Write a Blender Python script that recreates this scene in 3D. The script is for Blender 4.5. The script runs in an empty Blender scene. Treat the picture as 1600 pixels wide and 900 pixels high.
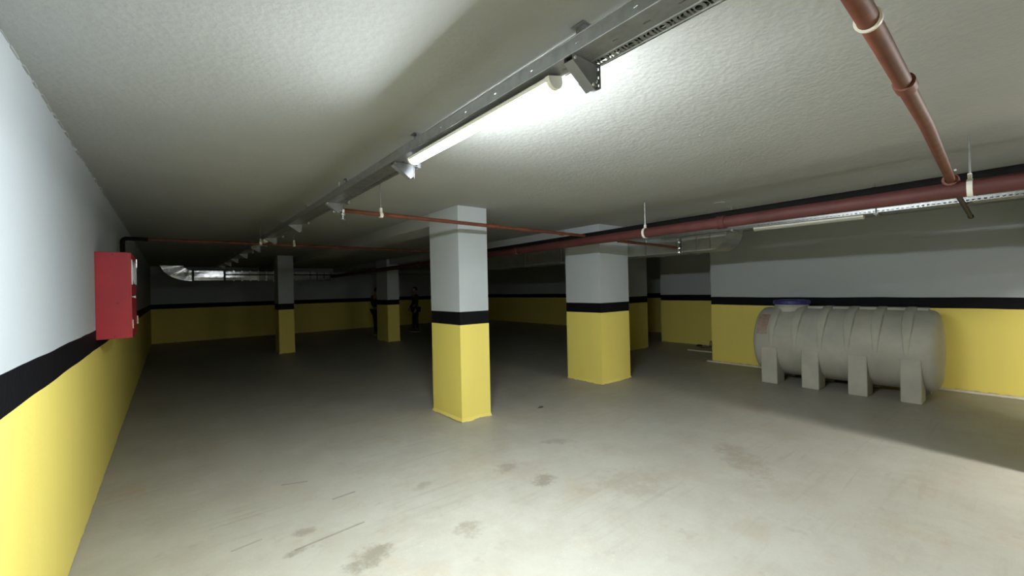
import bpy, bmesh, math, random
from mathutils import Vector, Matrix, Euler
random.seed(7)
SC = bpy.context.scene
COL = SC.collection
PI = math.pi
H = 2.8                                    # ceiling height

# ------------------------------------------------------------------ camera
cam_d = bpy.data.cameras.new('camera')
cam = bpy.data.objects.new('camera', cam_d)
COL.objects.link(cam)
Rv = Vector((0.77423421, -0.63249957, -0.02248755))
Uv = Vector((0.0165596, -0.01527405, 0.99974621))
Fv = Vector((0.63268252, 0.7744101, 0.00135176))
m = Matrix((Rv, Uv, -Fv)).transposed().to_4x4()
m.translation = Vector((0, 0, 1.711))
cam.matrix_world = m
cam_d.sensor_width = 36
cam_d.lens = 656.42 / 1600 * 36
cam_d.clip_start = 0.02
SC.camera = cam

# ------------------------------------------------------------------ world, exposure
w = bpy.data.worlds.new('world')
SC.world = w
w.use_nodes = True
w.node_tree.nodes['Background'].inputs[0].default_value = (0.0, 0.0, 0.0, 1)
w.node_tree.nodes['Background'].inputs[1].default_value = 0.0
vs = SC.view_settings
vs.view_transform = 'Standard'
vs.look = 'None'
vs.gamma = 1
vs.use_curve_mapping = False
vs.exposure = 3.12
LAMP_MAIN = 70.0        # radiance of the lit batten in view
LAMP_REAR = 72.0        # radiance of the lit batten behind the camera
LAMP_COL = (0.92, 0.985, 1.0)


# ------------------------------------------------------------------ materials
class NT:
    def __init__(s, name):
        s.m = bpy.data.materials.new(name)
        s.m.use_nodes = True
        s.t = s.m.node_tree
        s.b = s.t.nodes['Principled BSDF']

    def n(s, typ, **kw):
        nd = s.t.nodes.new(typ)
        for k, v in kw.items():
            setattr(nd, k, v)
        return nd

    def l(s, a, b):
        s.t.links.new(a, b)

    def math(s, op, a, b=None, c=None, clamp=False):
        nd = s.n('ShaderNodeMath', operation=op, use_clamp=clamp)
        for i, v in enumerate((a, b, c)):
            if v is None:
                continue
            if isinstance(v, (int, float)):
                nd.inputs[i].default_value = v
            else:
                s.l(v, nd.inputs[i])
        return nd.outputs[0]

    def pos(s):
        return s.n('ShaderNodeNewGeometry').outputs['Position']

    def noise(s, scale, detail=4, rough=0.6, vec=None, dist=0.0):
        nd = s.n('ShaderNodeTexNoise')
        nd.inputs['Scale'].default_value = scale
        nd.inputs['Detail'].default_value = detail
        nd.inputs['Roughness'].default_value = rough
        nd.inputs['Distortion'].default_value = dist
        s.l(vec if vec is not None else s.pos(), nd.inputs['Vector'])
        return nd.outputs['Fac']

    def mapped(s, scale):
        nd = s.n('ShaderNodeMapping')
        nd.inputs['Scale'].default_value = scale
        s.l(s.pos(), nd.inputs['Vector'])
        return nd.outputs[0]

    def ramp(s, fac, stops, interp='LINEAR'):
        nd = s.n('ShaderNodeValToRGB')
        cr = nd.color_ramp
        cr.interpolation = interp
        while len(cr.elements) < len(stops):
            cr.elements.new(0.5)
        for e, (p, c) in zip(cr.elements, stops):
            e.position = p
            e.color = tuple(c) + (1,) if len(c) == 3 else c
        s.l(fac, nd.inputs[0])
        return nd.outputs[0]

    def mix(s, fac, a, b, mode='MIX'):
        nd = s.n('ShaderNodeMix', data_type='RGBA', blend_type=mode)
        for sock, v in ((nd.inputs['Factor'], fac), (nd.inputs['A'], a), (nd.inputs['B'], b)):
            if isinstance(v, (int, float)):
                sock.default_value = v
            elif isinstance(v, tuple):
                sock.default_value = v if len(v) == 4 else v + (1,)
            else:
                s.l(v, sock)
        return nd.outputs['Result']

    def bump(s, h, strength, dist=0.01):
        nd = s.n('ShaderNodeBump')
        nd.inputs['Strength'].default_value = strength
        nd.inputs['Distance'].default_value = dist
        s.l(h, nd.inputs['Height'])
        s.l(nd.outputs[0], s.b.inputs['Normal'])

    def col(s, c):
        if isinstance(c, tuple):
            s.b.inputs['Base Color'].default_value = c if len(c) == 4 else c + (1,)
        else:
            s.l(c, s.b.inputs['Base Color'])

    def set(s, rough=None, metal=None, spec=None):
        if rough is not None:
            s.b.inputs['Roughness'].default_value = rough
        if metal is not None:
            s.b.inputs['Metallic'].default_value = metal
        if spec is not None:
            s.b.inputs['Specular IOR Level'].default_value = spec
        return s.m


def simple(name, c, rough=0.5, metal=0.0, var=0.12, scale=12.0, bump=0.0, spec=0.5):
    t = NT(name)
    f = t.noise(scale)
    lo = tuple(x * (1 - var) for x in c)
    hi = tuple(min(1, x * (1 + var)) for x in c)
    t.col(t.ramp(f, [(0.3, lo), (0.7, hi)]))
    if bump:
        t.bump(t.noise(scale * 6), bump, 0.004)
    return t.set(rough, metal, spec)


WHITE_PAINT = (0.49, 0.53, 0.565)
YELLOW_PAINT = (0.88, 0.745, 0.19)
BLACK_PAINT = (0.004, 0.004, 0.006)


def painted(name, z_lo, z_hi, wob=0.024, white=WHITE_PAINT, bumpy=0.35):
    """yellow dado, black stripe, pale upper wall: paint bands by height"""
    t = NT(name)
    z = t.n('ShaderNodeSeparateXYZ')
    t.l(t.pos(), z.inputs[0])
    wv = t.math('MULTIPLY', t.math('SUBTRACT', t.noise(1.1, 2), 0.5), wob)
    zz = t.math('ADD', z.outputs[2], wv)
    up = t.math('GREATER_THAN', zz, z_hi)
    lo = t.math('LESS_THAN', zz, z_lo)
    dirt = t.noise(2.2, 5, 0.65)
    streak = t.noise(1.0, 3, 0.6, t.mapped((7.0, 7.0, 0.45)))
    wcol = t.mix(t.math('MULTIPLY', dirt, 0.35), white, tuple(x * 0.78 for x in white))
    ycol = t.mix(t.math('MULTIPLY', streak, 0.5), YELLOW_PAINT, (0.80, 0.655, 0.16))
    c = t.mix(up, BLACK_PAINT, wcol)
    c = t.mix(lo, c, ycol)
    # scuffed, cement-coloured foot just above the floor
    foot = t.math('LESS_THAN', t.math('ADD', z.outputs[2], t.math('MULTIPLY', t.math('SUBTRACT', t.noise(9.0, 3), 0.5), 0.05)), 0.012)
    c = t.mix(foot, c, (0.42, 0.37, 0.27))
    t.col(c)
    h = t.math('ADD', t.noise(38, 4), t.math('MULTIPLY', t.noise(5, 3), 1.4))
    t.bump(h, bumpy, 0.006)
    return t.set(0.65, 0.0, 0.15)


ZT, ZB = 1.4234, 1.2534
M_WALL = painted('painted_wall', ZB, ZT)
M_COLUMN = painted('painted_column', ZB, ZT, 0.008, (0.49, 0.53, 0.56), 0.22)


def mk_ceiling():
    t = NT('rough_plaster_ceiling')
    big = t.noise(0.55, 3, 0.6)
    mid = t.noise(3.2, 5, 0.7)
    c = t.ramp(big, [(0.3, (0.354, 0.363, 0.349)), (0.7, (0.412, 0.427, 0.421))])
    c = t.mix(t.math('MULTIPLY', mid, 0.35), c, (0.311, 0.319, 0.308))
    t.col(c)
    vor = t.n('ShaderNodeTexVoronoi')
    vor.inputs['Scale'].default_value = 34
    t.l(t.pos(), vor.inputs['Vector'])
    h = t.math('ADD', t.math('MULTIPLY', t.noise(26, 6, 0.7), 1.0), t.math('MULTIPLY', t.noise(4.5, 4), 1.6))
    h = t.math('ADD', h, t.math('MULTIPLY', vor.outputs['Distance'], 0.35))
    t.bump(h, 0.33, 0.012)
    return t.set(1.170, 0.000, 0.275)


M_CEIL = mk_ceiling()


def mk_floor():
    t = NT('dusty_concrete_floor')
    big = t.noise(0.5, 4, 0.6)
    mid = t.noise(2.6, 7, 0.7)
    fine = t.noise(38, 5, 0.7)
    c = t.ramp(big, [(0.3, (0.335, 0.322, 0.270)), (0.7, (0.385, 0.380, 0.335))])
    c = t.mix(t.ramp(mid, [(0.40, (0, 0, 0)), (0.72, (0.55, 0.55, 0.55))]), c, (0.275, 0.258, 0.212))
    pale = t.ramp(t.noise(1.7, 6, 0.75), [(0.50, (0, 0, 0)), (0.66, (1, 1, 1))])
    c = t.mix(t.math('MULTIPLY', pale, 0.30), c, (0.45, 0.445, 0.40))
    c = t.mix(t.math('MULTIPLY', fine, 0.26), c, (0.47, 0.465, 0.42))
    speck = t.ramp(t.noise(55, 3, 0.7), [(0.63, (0, 0, 0)), (0.72, (1, 1, 1))])
    patchy = t.ramp(t.noise(0.9, 3, 0.6), [(0.42, (0, 0, 0)), (0.62, (1, 1, 1))])
    c = t.mix(t.math('MULTIPLY', t.math('MULTIPLY', speck, patchy), 0.55), c, (0.60, 0.60, 0.56))
    ochre = t.ramp(t.noise(1.35, 6, 0.75), [(0.52, (0, 0, 0)), (0.70, (1, 1, 1))])
    c = t.mix(t.math('MULTIPLY', ochre, 0.42), c, (0.335, 0.265, 0.185))
    dark = t.ramp(t.noise(4.3, 5, 0.7), [(0.60, (0, 0, 0)), (0.74, (1, 1, 1))])
    c = t.mix(t.math('MULTIPLY', dark, 0.30), c, (0.20, 0.18, 0.135))
    # long trowel and tyre streaks
    mp = t.n('ShaderNodeMapping')
    mp.inputs['Rotation'].default_value = (0, 0, math.radians(32))
    mp.inputs['Scale'].default_value = (0.8, 16.0, 1.0)
    t.l(t.pos(), mp.inputs['Vector'])
    stk = t.ramp(t.noise(1.0, 5, 0.65, mp.outputs[0], 0.4), [(0.52, (0, 0, 0)), (0.68, (1, 1, 1))])
    smask = t.ramp(t.noise(0.75, 3, 0.6), [(0.45, (0, 0, 0)), (0.60, (1, 1, 1))])
    c = t.mix(t.math('MULTIPLY', t.math('MULTIPLY', stk, smask), 0.32), c, (0.235, 0.215, 0.165))
    sx = t.n('ShaderNodeSeparateXYZ')
    t.l(t.pos(), sx.inputs[0])
    X, Y = sx.outputs[0], sx.outputs[1]
    brk = t.noise(9.0, 6, 0.75)

    def blot(c, x, y, rx, ry, col, amt, rot=0.0):
        ca, sa = math.cos(rot), math.sin(rot)
        dx = t.math('SUBTRACT', X, x)
        dy = t.math('SUBTRACT', Y, y)
        u = t.math('ADD', t.math('MULTIPLY', dx, ca / rx), t.math('MULTIPLY', dy, sa / rx))
        v = t.math('ADD', t.math('MULTIPLY', dx, -sa / ry), t.math('MULTIPLY', dy, ca / ry))
        r = t.math('ADD', t.math('MULTIPLY', u, u), t.math('MULTIPLY', v, v))
        r = t.math('ADD', r, t.math('MULTIPLY', t.math('SUBTRACT', brk, 0.5), 5.0))
        mk = t.math('SUBTRACT', 1.0, r, clamp=True)
        return t.mix(t.math('MULTIPLY', mk, amt), c, col)
    brown = (0.124, 0.102, 0.068)
    c = blot(c, 0.97, 2.70, 0.19, 0.13, (0.130, 0.118, 0.081), 0.54, 0.5)
    c = blot(c, 1.64, 2.54, 0.13, 0.10, (0.167, 0.133, 0.096), 0.47, 0.3)
    c = blot(c, 2.56, 2.75, 0.15, 0.12, (0.143, 0.118, 0.081), 0.54)
    c = blot(c, 3.31, 3.33, 0.20, 0.10, brown, 0.32, -0.6)
    c = blot(c, 2.46, 3.16, 0.13, 0.12, (0.186, 0.136, 0.099), 0.43)
    c = blot(c, 1.69, 3.37, 0.11, 0.06, (0.161, 0.143, 0.105), 0.36, 0.4)
    c = blot(c, 0.72, 3.30, 0.10, 0.06, brown, 0.43)
    c = blot(c, 0.64, 3.08, 0.10, 0.04, brown, 0.47)
    c = blot(c, 4.3, 1.8, 0.5, 0.2, (0.211, 0.167, 0.118), 0.36, 0.8)
    c = blot(c, 3.1, 2.2, 0.35, 0.3, (0.260, 0.217, 0.161), 0.36)

    def scratch(c, x0, y0, x1, y1, wd, amt):
        cx, cy = (x0 + x1) / 2, (y0 + y1) / 2
        L = math.hypot(x1 - x0, y1 - y0) / 2
        a = math.atan2(y1 - y0, x1 - x0)
        ca, sa = math.cos(a), math.sin(a)
        dx = t.math('SUBTRACT', X, cx)
        dy = t.math('SUBTRACT', Y, cy)
        u = t.math('ABSOLUTE', t.math('ADD', t.math('MULTIPLY', dx, ca), t.math('MULTIPLY', dy, sa)))
        v = t.math('ABSOLUTE', t.math('ADD', t.math('MULTIPLY', dx, -sa), t.math('MULTIPLY', dy, ca)))
        mk = t.math('MULTIPLY', t.math('LESS_THAN', u, L), t.math('SUBTRACT', 1.0, t.math('DIVIDE', v, wd), clamp=True))
        mk = t.math('MULTIPLY', mk, t.math('ADD', brk, 0.25, clamp=True))
        return t.mix(t.math('MULTIPLY', mk, amt), c, (0.081, 0.071, 0.053))
    c = scratch(c, 0.62, 3.11, 1.10, 3.144, 0.016, 0.75)
    c = scratch(c, 0.29, 3.38, 0.478, 3.406, 0.016, 0.5)
    c = scratch(c, 1.02, 3.66, 1.21, 3.67, 0.018, 0.8)
    c = scratch(c, 0.75, 4.24, 0.95, 4.165, 0.022, 0.6)
    t.col(c)
    h = t.math('ADD', t.math('MULTIPLY', t.noise(60, 4, 0.7), 0.6), t.math('MULTIPLY', t.noise(3, 3), 1.0))
    t.bump(h, 0.22, 0.006)
    return t.set(0.446, 0.000, 0.155)


M_FLOOR = mk_floor()


def emit(name, c, s):
    t = NT(name)
    e = t.n('ShaderNodeEmission')
    e.inputs[0].default_value = tuple(c) + (1,)
    e.inputs[1].default_value = s
    t.l(e.outputs[0], t.t.nodes['Material Output'].inputs['Surface'])
    return t.m


M_LAMP = emit('lit_diffuser', LAMP_COL, LAMP_MAIN)
M_LAMP_REAR = emit('lit_diffuser_rear', (1.0, 0.97, 0.90), LAMP_REAR)
M_FOIL_LIGHT = emit('foil_highlight_emitter', (0.95, 0.99, 1.0), 34.0)  # emission of the added light that gives the foil duct its highlight
M_GALV = simple('galvanised_steel', (0.36, 0.37, 0.375), 0.36, 0.85, 0.14, 20)
M_GALV_DARK = simple('dull_galvanised_plate', (0.24, 0.25, 0.28), 0.5, 0.35, 0.1, 15)
M_BOLT = simple('bright_bolt', (0.75, 0.75, 0.75), 0.25, 0.9, 0.05)
M_PLASTIC = simple('white_plastic', (0.78, 0.77, 0.70), 0.4, 0.0, 0.04)
M_OPAL = simple('opal_diffuser', (0.72, 0.74, 0.74), 0.35, 0.0, 0.02)
M_RED_MAIN = simple('dusty_red_pipe_paint', (0.085, 0.022, 0.020), 0.65, 0.0, 0.22, 5, 0.05)
M_RED_RUST = simple('rusty_red_pipe_paint', (0.13, 0.036, 0.018), 0.6, 0.0, 0.35, 9, 0.1)
M_RED_BOX = simple('red_enamel', (0.42, 0.022, 0.035), 0.42, 0.0, 0.10, 4, 0.02)
M_BLACK = simple('black_rubber', (0.009, 0.008, 0.008), 0.85, 0.0, 0.2, spec=0.15)
M_DARKIRON = simple('dark_iron', (0.07, 0.06, 0.05), 0.6, 0.3, 0.2)
M_CHROME = simple('chrome', (0.8, 0.8, 0.8), 0.2, 1.0, 0.03)
M_GLASS_FRONT = simple('grey_window_pane', (0.55, 0.56, 0.58), 0.12, 0.3, 0.1)
M_TANK = simple('dusty_beige_tank_plastic', (0.42, 0.415, 0.37), 0.6, 0.0, 0.12, 3.0, 0.06)
M_LID = simple('blue_tank_lid', (0.035, 0.035, 0.17), 0.5, 0.0, 0.1)
M_STICKER = simple('faded_red_sticker', (0.33, 0.24, 0.20), 0.6, 0.0, 0.25, 25)
M_STRIP = simple('pale_board', (0.72, 0.66, 0.56), 0.6, 0.0, 0.08)
M_DEBRIS = simple('dark_debris', (0.06, 0.05, 0.04), 0.9, 0.0, 0.3)
M_SKIN = simple('skin', (0.35, 0.21, 0.15), 0.5, 0, 0.05)
M_CLOTH = simple('dark_cloth', (0.02, 0.02, 0.024), 0.9, 0, 0.1)
M_TROUSER = simple('dark_trousers', (0.016, 0.016, 0.02), 0.9, 0, 0.1)
M_HAIR = simple('black_hair', (0.01, 0.009, 0.008), 0.6, 0, 0.1)
M_SHOE = simple('dark_shoe', (0.03, 0.03, 0.03), 0.5, 0, 0.1)
M_SOLE = simple('pale_sole', (0.5, 0.5, 0.48), 0.6, 0, 0.05)


def mk_foil():
    t = NT('crinkled_foil')
    f = t.noise(9, 5, 0.65, t.mapped((1.0, 1.0, 0.8)))
    t.col(t.ramp(f, [(0.3, (0.62, 0.63, 0.65)), (0.7, (0.88, 0.89, 0.9))]))
    t.bump(t.noise(9, 3, 0.6, None, 0.6), 0.10, 0.02)
    return t.set(0.16, 1.0)


M_FOIL = mk_foil()
M_DUCT = simple('galvanised_duct', (0.42, 0.44, 0.45), 0.42, 0.7, 0.12, 6, 0.03)


# ------------------------------------------------------------------ mesh helpers
def bm_new():
    return bmesh.new()


def add_box(bm, x0, x1, y0, y1, z0, z1, M=None):
    r = bmesh.ops.create_cube(bm, size=1)
    for v in r['verts']:
        v.co = Vector((x0 + (v.co.x + .5) * (x1 - x0), y0 + (v.co.y + .5) * (y1 - y0), z0 + (v.co.z + .5) * (z1 - z0)))
        if M:
            v.co = M @ v.co
    return r['verts']


def frame_from(d):
    d = d.normalized()
    a = Vector((0, 0, 1)) if abs(d.z) < 0.9 else Vector((1, 0, 0))
    x = d.cross(a).normalized()
    y = d.cross(x).normalized()
    return x, y


def add_tube(bm, pts, r, n=16, caps=True, closed=False):
    """swept tube with a (per-point) radius"""
    pts = [Vector(p) for p in pts]
    rs = r if isinstance(r, (list, tuple)) else [r] * len(pts)
    rings = []
    k = len(pts)
    x = y = None
    for i, p in enumerate(pts):
        if closed:
            d = pts[(i + 1) % k] - pts[i - 1]
        else:
            d = pts[min(i + 1, k - 1)] - pts[max(i - 1, 0)]
        if d.length < 1e-9:
            d = Vector((0, 0, 1))
        d.normalize()
        if x is None:
            x, y = frame_from(d)
        else:
            x = (x - d * x.dot(d)).normalized()
            y = d.cross(x).normalized()
        rings.append([bm.verts.new(p + (x * math.cos(a) + y * math.sin(a)) * rs[i]) for a in [2 * PI * j / n for j in range(n)]])
    rng = range(k) if closed else range(k - 1)
    for i in rng:
        a, b = rings[i], rings[(i + 1) % k]
        for j in range(n):
            bm.faces.new((a[j], a[(j + 1) % n], b[(j + 1) % n], b[j]))
    if caps and not closed:
        bm.faces.new(rings[0])
        bm.faces.new(rings[-1][::-1])


def add_prism(bm, poly, axis, a0, a1):
    """2-D outline extruded along an axis. axis 0: poly=(y,z); 1: (x,z); 2: (x,y)"""
    def P(u, v, w):
        return {0: (w, u, v), 1: (u, w, v), 2: (u, v, w)}[axis]
    A = [bm.verts.new(P(u, v, a0)) for u, v in poly]
    B = [bm.verts.new(P(u, v, a1)) for u, v in poly]
    k = len(poly)
    bm.faces.new(A)
    bm.faces.new(B[::-1])
    for i in range(k):
        bm.faces.new((A[i], A[(i + 1) % k], B[(i + 1) % k], B[i]))


def add_lathe(bm, prof, origin, axis, n=40):
    """prof: list of (along, radius)"""
    o = Vector(origin)
    d = Vector(axis).normalized()
    x, y = frame_from(d)
    rings = []
    for a, r in prof:
        c = o + d * a
        if r < 1e-6:
            rings.append([bm.verts.new(c)])
        else:
            rings.append([bm.verts.new(c + (x * math.cos(t) + y * math.sin(t)) * r) for t in [2 * PI * j / n for j in range(n)]])
    for A, B in zip(rings, rings[1:]):
        for j in range(n):
            if len(A) == 1 and len(B) == 1:
                continue
            if len(A) == 1:
                bm.faces.new((A[0], B[j], B[(j + 1) % n]))
            elif len(B) == 1:
                bm.faces.new((A[j], A[(j + 1) % n], B[0]))
            else:
                bm.faces.new((A[j], A[(j + 1) % n], B[(j + 1) % n], B[j]))


def obj(name, bm, mat, parent=None, smooth=False, bevel=0.0, seg=2):
    bmesh.ops.recalc_face_normals(bm, faces=bm.faces[:])
    me = bpy.data.meshes.new(name)
    bm.to_mesh(me)
    bm.free()
    me.materials.append(mat)
    o = bpy.data.objects.new(name, me)
    COL.objects.link(o)
    if smooth:
        for p in me.polygons:
            p.use_smooth = True
        try:
            me.set_sharp_from_angle(angle=math.radians(42))
        except Exception:
            pass
    if bevel:
        md = o.modifiers.new('bevel', 'BEVEL')
        md.width = bevel
        md.segments = seg
        md.limit_method = 'ANGLE'
    if parent:
        root = parent
        while root.parent:
            root = root.parent
        me.transform(Matrix.Translation(-root.location))
        o.parent = parent
    return o


def tag(o, label=None, cat=None, group=None, kind=None):
    if label:
        o['label'] = label
    if cat:
        o['category'] = cat
    if group:
        o['group'] = group
    if kind:
        o['kind'] = kind
    return o


def thing(name, label, cat, loc=(0, 0, 0), group=None):
    o = bpy.data.objects.new(name, None)
    o.empty_display_size = 0.1
    COL.objects.link(o)
    o.location = loc
    return tag(o, label, cat, group)


def struct(name, bm, mat, label=None, **kw):
    o = obj(name, bm, mat, **kw)
    o['kind'] = 'structure'
    if label:
        o['label'] = label
    return o


def box(name, mat, x0, x1, y0, y1, z0, z1, parent=None, **kw):
    bm = bm_new()
    add_box(bm, x0, x1, y0, y1, z0, z1)
    return obj(name, bm, mat, parent, **kw)


def tube(name, mat, pts, r, parent=None, n=16, **kw):
    bm = bm_new()
    add_tube(bm, pts, r, n)
    return obj(name, bm, mat, parent, smooth=True, **kw)


def arc(c, r, a0, a1, n, ax='xz'):
    out = []
    for i in range(n + 1):
        a = a0 + (a1 - a0) * i / n
        u, v = r * math.cos(a), r * math.sin(a)
        out.append({'xz': (c[0] + u, c[1], c[2] + v), 'yz': (c[0], c[1] + u, c[2] + v), 'xy': (c[0] + u, c[1] + v, c[2])}[ax])
    return out


# ------------------------------------------------------------------ the setting
XL, XR, XRR, XRF = -0.508, 9.357, 11.6, 13.75
YR, YE, YS, YB = -13.0, 4.45, 7.05, 19.9


def sbox(name, mat, label, *a):
    bm = bm_new()
    add_box(bm, *a)
    return struct(name, bm, mat, label)


sbox('floor', M_FLOOR, 'dusty stained concrete garage floor', XL - .3, XRF + .3, YR - .3, YB + .3, -0.2, 0.0)
sbox('ceiling', M_CEIL, 'rough grey plaster ceiling', XL - .3, XRF + .3, YR - .3, YB + .3, H, H + .2)
sbox('wall_left', M_WALL, 'long left wall, white over black stripe over yellow', XL - .3, XL, YR, YB, 0, H)
sbox('wall_back', M_WALL, 'dark far back wall', XL - .3, XRF + .3, YB, YB + .3, 0, H)
sbox('wall_rear', M_WALL, 'wall behind the camera', XL - .3, XRF + .3, YR - .3, YR, 0, H)
sbox('wall_right', M_WALL, 'right wall behind the tank, white over black over yellow', XR, XRF + .3, YR, YE, 0, H)
sbox('wall_right_recess', M_WALL, 'set-back piece of right wall beyond the corner', XRR, XRF + .3, YE, YS, 0, H)
sbox('wall_right_far', M_WALL, 'dark far part of right wall', XRF, XRF + .3, YS, YB, 0, H)
sbox('light_blocker_pier', M_WALL, 'added pier-shaped light blocker behind the camera on the right', 5.70, 7.1, -0.65, -0.35, 0, H)  # unseen blocker, added to cast the shadow edge on the right floor
sbox('light_blocker_lintel', M_WALL, 'added lintel-shaped light blocker beside the pier-shaped one behind the camera', 7.1, XR, -0.65, -0.35, 1.85, H)  # added out of view, keeps rear lamp light off the upper right wall
sbox('trim_1', M_CEIL, 'ceiling beam running back from the nearest column', 2.89, 3.345, 5.36, YB, 2.62, H)
sbox('trim_2', M_CEIL, 'ceiling beam running back from the right-hand column', 5.794, 6.61, 5.485, YB, 2.62, H)


# ragged plaster line where the left wall meets the ceiling
bm = bm_new()
y = 1.5
while y < 9:
    L = random.uniform(.05, .16)
    dz = random.uniform(.004, .022)
    add_box(bm, XL - .01, XL + random.uniform(.003, .010), y, y + L, H - dz, H + .01)
    y += L + random.uniform(0.0, .12)
o = struct('trim_3', bm, M_CEIL, 'ragged plaster edge between left wall and ceiling')


def column(label, x0, y0, wx, wy):
    """square concrete column with a slightly uneven painted face and a chipped foot"""
    bm = bm_new()
    zs = [0, 0.012, 0.05, ZB, ZT, 2.0, H]
    n = 6
    rings = []
    for z in zs:
        ring = []
        fl = 0.012 if z < 0.02 else 0.0
        pts = []
        for i in range(n):
            pts.append((x0 + wx * i / n, y0))
        for i in range(n):
            pts.append((x0 + wx, y0 + wy * i / n))
        for i in range(n):
            pts.append((x0 + wx - wx * i / n, y0 + wy))
        for i in range(n):
            pts.append((x0, y0 + wy - wy * i / n))
        cx, cy = x0 + wx / 2, y0 + wy / 2
        for (px, py) in pts:
            e = fl * random.uniform(0.2, 1.6) + random.uniform(-.0015, .0015)
            dx = 1 if px > cx + wx * .49 else (-1 if px < cx - wx * .49 else 0)
            dy = 1 if py > cy + wy * .49 else (-1 if py < cy - wy * .49 else 0)
            ring.append(bm.verts.new((px + dx * e, py + dy * e, z)))
        rings.append(ring)
    k = 4 * n
    for A, B in zip(rings, rings[1:]):
        for j in range(k):
            bm.faces.new((A[j], A[(j + 1) % k], B[(j + 1) % k], B[j]))
    bm.faces.new(rings[0][::-1])
    bm.faces.new(rings[-1])
    o = obj('column', bm, M_COLUMN)
    return tag(o, label, 'column', 'square painted columns')


column('nearest square column, white over black stripe over yellow, in the middle of the floor', 2.889, 4.607, 0.455, 0.753)
column('wide square column with the thick red pipe crossing its top', 5.794, 4.672, 0.816, 0.813)
column('dim narrow column far back, left of all the other columns', 2.41, 13.45, 0.40, 0.55)
column('dim distant column beside which the people stand', 5.70, 13.62, 0.42, 0.95)
column('dark column partly hidden behind the wide column, near the right wall recess', 9.40, 6.62, 0.815, 0.80)


# ------------------------------------------------------------------ perforated sheets
def sheet_tile(w, L, holes, th):
    """one period of punched sheet as mesh data: outline w x L with holes (lists of points)"""
    cu = bpy.data.curves.new('tile', 'CURVE')
    cu.dimensions = '2D'
    cu.fill_mode = 'BOTH'
    cu.extrude = th / 2
    for pts in [[(0, 0), (w, 0), (w, L), (0, L)]] + holes:
        sp = cu.splines.new('POLY')
        sp.points.add(len(pts) - 1)
        for p, q in zip(sp.points, pts):
            p.co = (q[0], q[1], 0, 1)
        sp.use_cyclic_u = True
    o = bpy.data.objects.new('tile', cu)
    me = bpy.data.meshes.new_from_object(o)
    out = ([v.co.copy() for v in me.vertices], [tuple(p.vertices) for p in me.polygons])
    bpy.data.objects.remove(o)
    bpy.data.curves.remove(cu)
    bpy.data.meshes.remove(me)
    return out


def sheet(name, mat, parent, tile, M, L, y0, count):
    vs, fs = tile
    V, F = [], []
    for i in range(count):
        b = len(V)
        off = Vector((0, y0 + i * L, 0))
        V += [M @ (v + off) for v in vs]
        F += [tuple(b + q for q in f) for f in fs]
    me = bpy.data.meshes.new(name)
    me.from_pydata(V, [], F)
    me.materials.append(mat)
    o = bpy.data.objects.new(name, me)
    COL.objects.link(o)
    me.transform(Matrix.Translation(-parent.location))
    o.parent = parent
    return o


def rect(cx, cy, w, l):
    return [(cx - w / 2, cy - l / 2), (cx + w / 2, cy - l / 2), (cx + w / 2, cy + l / 2), (cx - w / 2, cy + l / 2)]


def ell(cx, cy, rx, ry, n=10):
    return [(cx + rx * math.cos(2 * PI * i / n), cy + ry * math.sin(2 * PI * i / n)) for i in range(n)]


def halfmoon(cx, cy, rx, ry, s=1, n=6):
    p = [(cx + rx * math.cos(-PI / 2 + PI * i / n), cy + s * ry * math.sin(-PI / 2 + PI * i / n) * 0 + s * ry * math.cos(-PI / 2 + PI * i / n)) for i in range(n + 1)]
    q = []
    for i in range(n + 1):
        a = -PI / 2 + PI * i / n
        q.append((cx + rx * math.sin(a), cy + s * ry * math.cos(a)))
    for i in range(n, -1, -1):
        a = -PI / 2 + PI * i / n
        q.append((cx + rx * 0.8 * math.sin(a), cy + s * (ry * 0.35 * math.cos(a) - ry * 0.18)))
    return q


# ------------------------------------------------------------------ main cable tray
TX0, TXM, TX1, TZ, TH = 1.103, 1.206, 1.260, 2.53, 0.05
P = 0.117
tray = thing('cable_tray', 'long perforated galvanised cable tray under the ceiling carrying the lit tube lamp', 'cable tray', (1.18, 1.0, TZ))
cx_ = 0.022
strip_holes = [rect(cx_, 0.010, 0.030, 0.008), halfmoon(cx_, 0.026, 0.016, 0.010, -1), ell(cx_, 0.045, 0.015, 0.010),
               rect(cx_, 0.062, 0.030, 0.007), rect(cx_, 0.075, 0.030, 0.007), halfmoon(cx_, 0.088, 0.015, 0.012, 1), halfmoon(cx_, 0.104, 0.014, 0.008, 1)]
edge_holes = [rect(0.0475, 0.0195 + .039 * i, 0.007, 0.024) for i in range(3)]
tile_bot = sheet_tile(TXM - TX0, P, [rect(0.06, 0.06, 0.007, 0.026)], 0.0015)
sheet('tray_bottom', M_GALV, tray, tile_bot, Matrix.Translation((TX0, 0, TZ)), P, -1.2, 146)
tile_strip = sheet_tile(TX1 - TXM, P, strip_holes + edge_holes, 0.0015)
tile_side = sheet_tile(TH, P * 2, [rect(0.022, 0.06, 0.005, 0.014)], 0.0015)


def upright(x):
    return Matrix(((0, 0, 1, x), (0, 1, 0, 0), (1, 0, 0, TZ), (0, 0, 0, 1)))


sheet('side_wall', M_GALV, tray, tile_side, upright(TX0), P * 2, -1.2, 73)
sheet('side_wall', M_GALV, tray, tile_side, upright(TXM), P * 2, -1.2, 73)
for xx in (TX0 + .002, TXM - .003):
    tube('pressed_rib', M_GALV, [(xx, -1.2, TZ - .001), (xx, 15.8, TZ - .001)], 0.0032, tray, 8)
tube('rolled_lip', M_GALV, [(TX0, -1.2, TZ + TH), (TX0, 15.8, TZ + TH)], 0.003, tray, 8)
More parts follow.
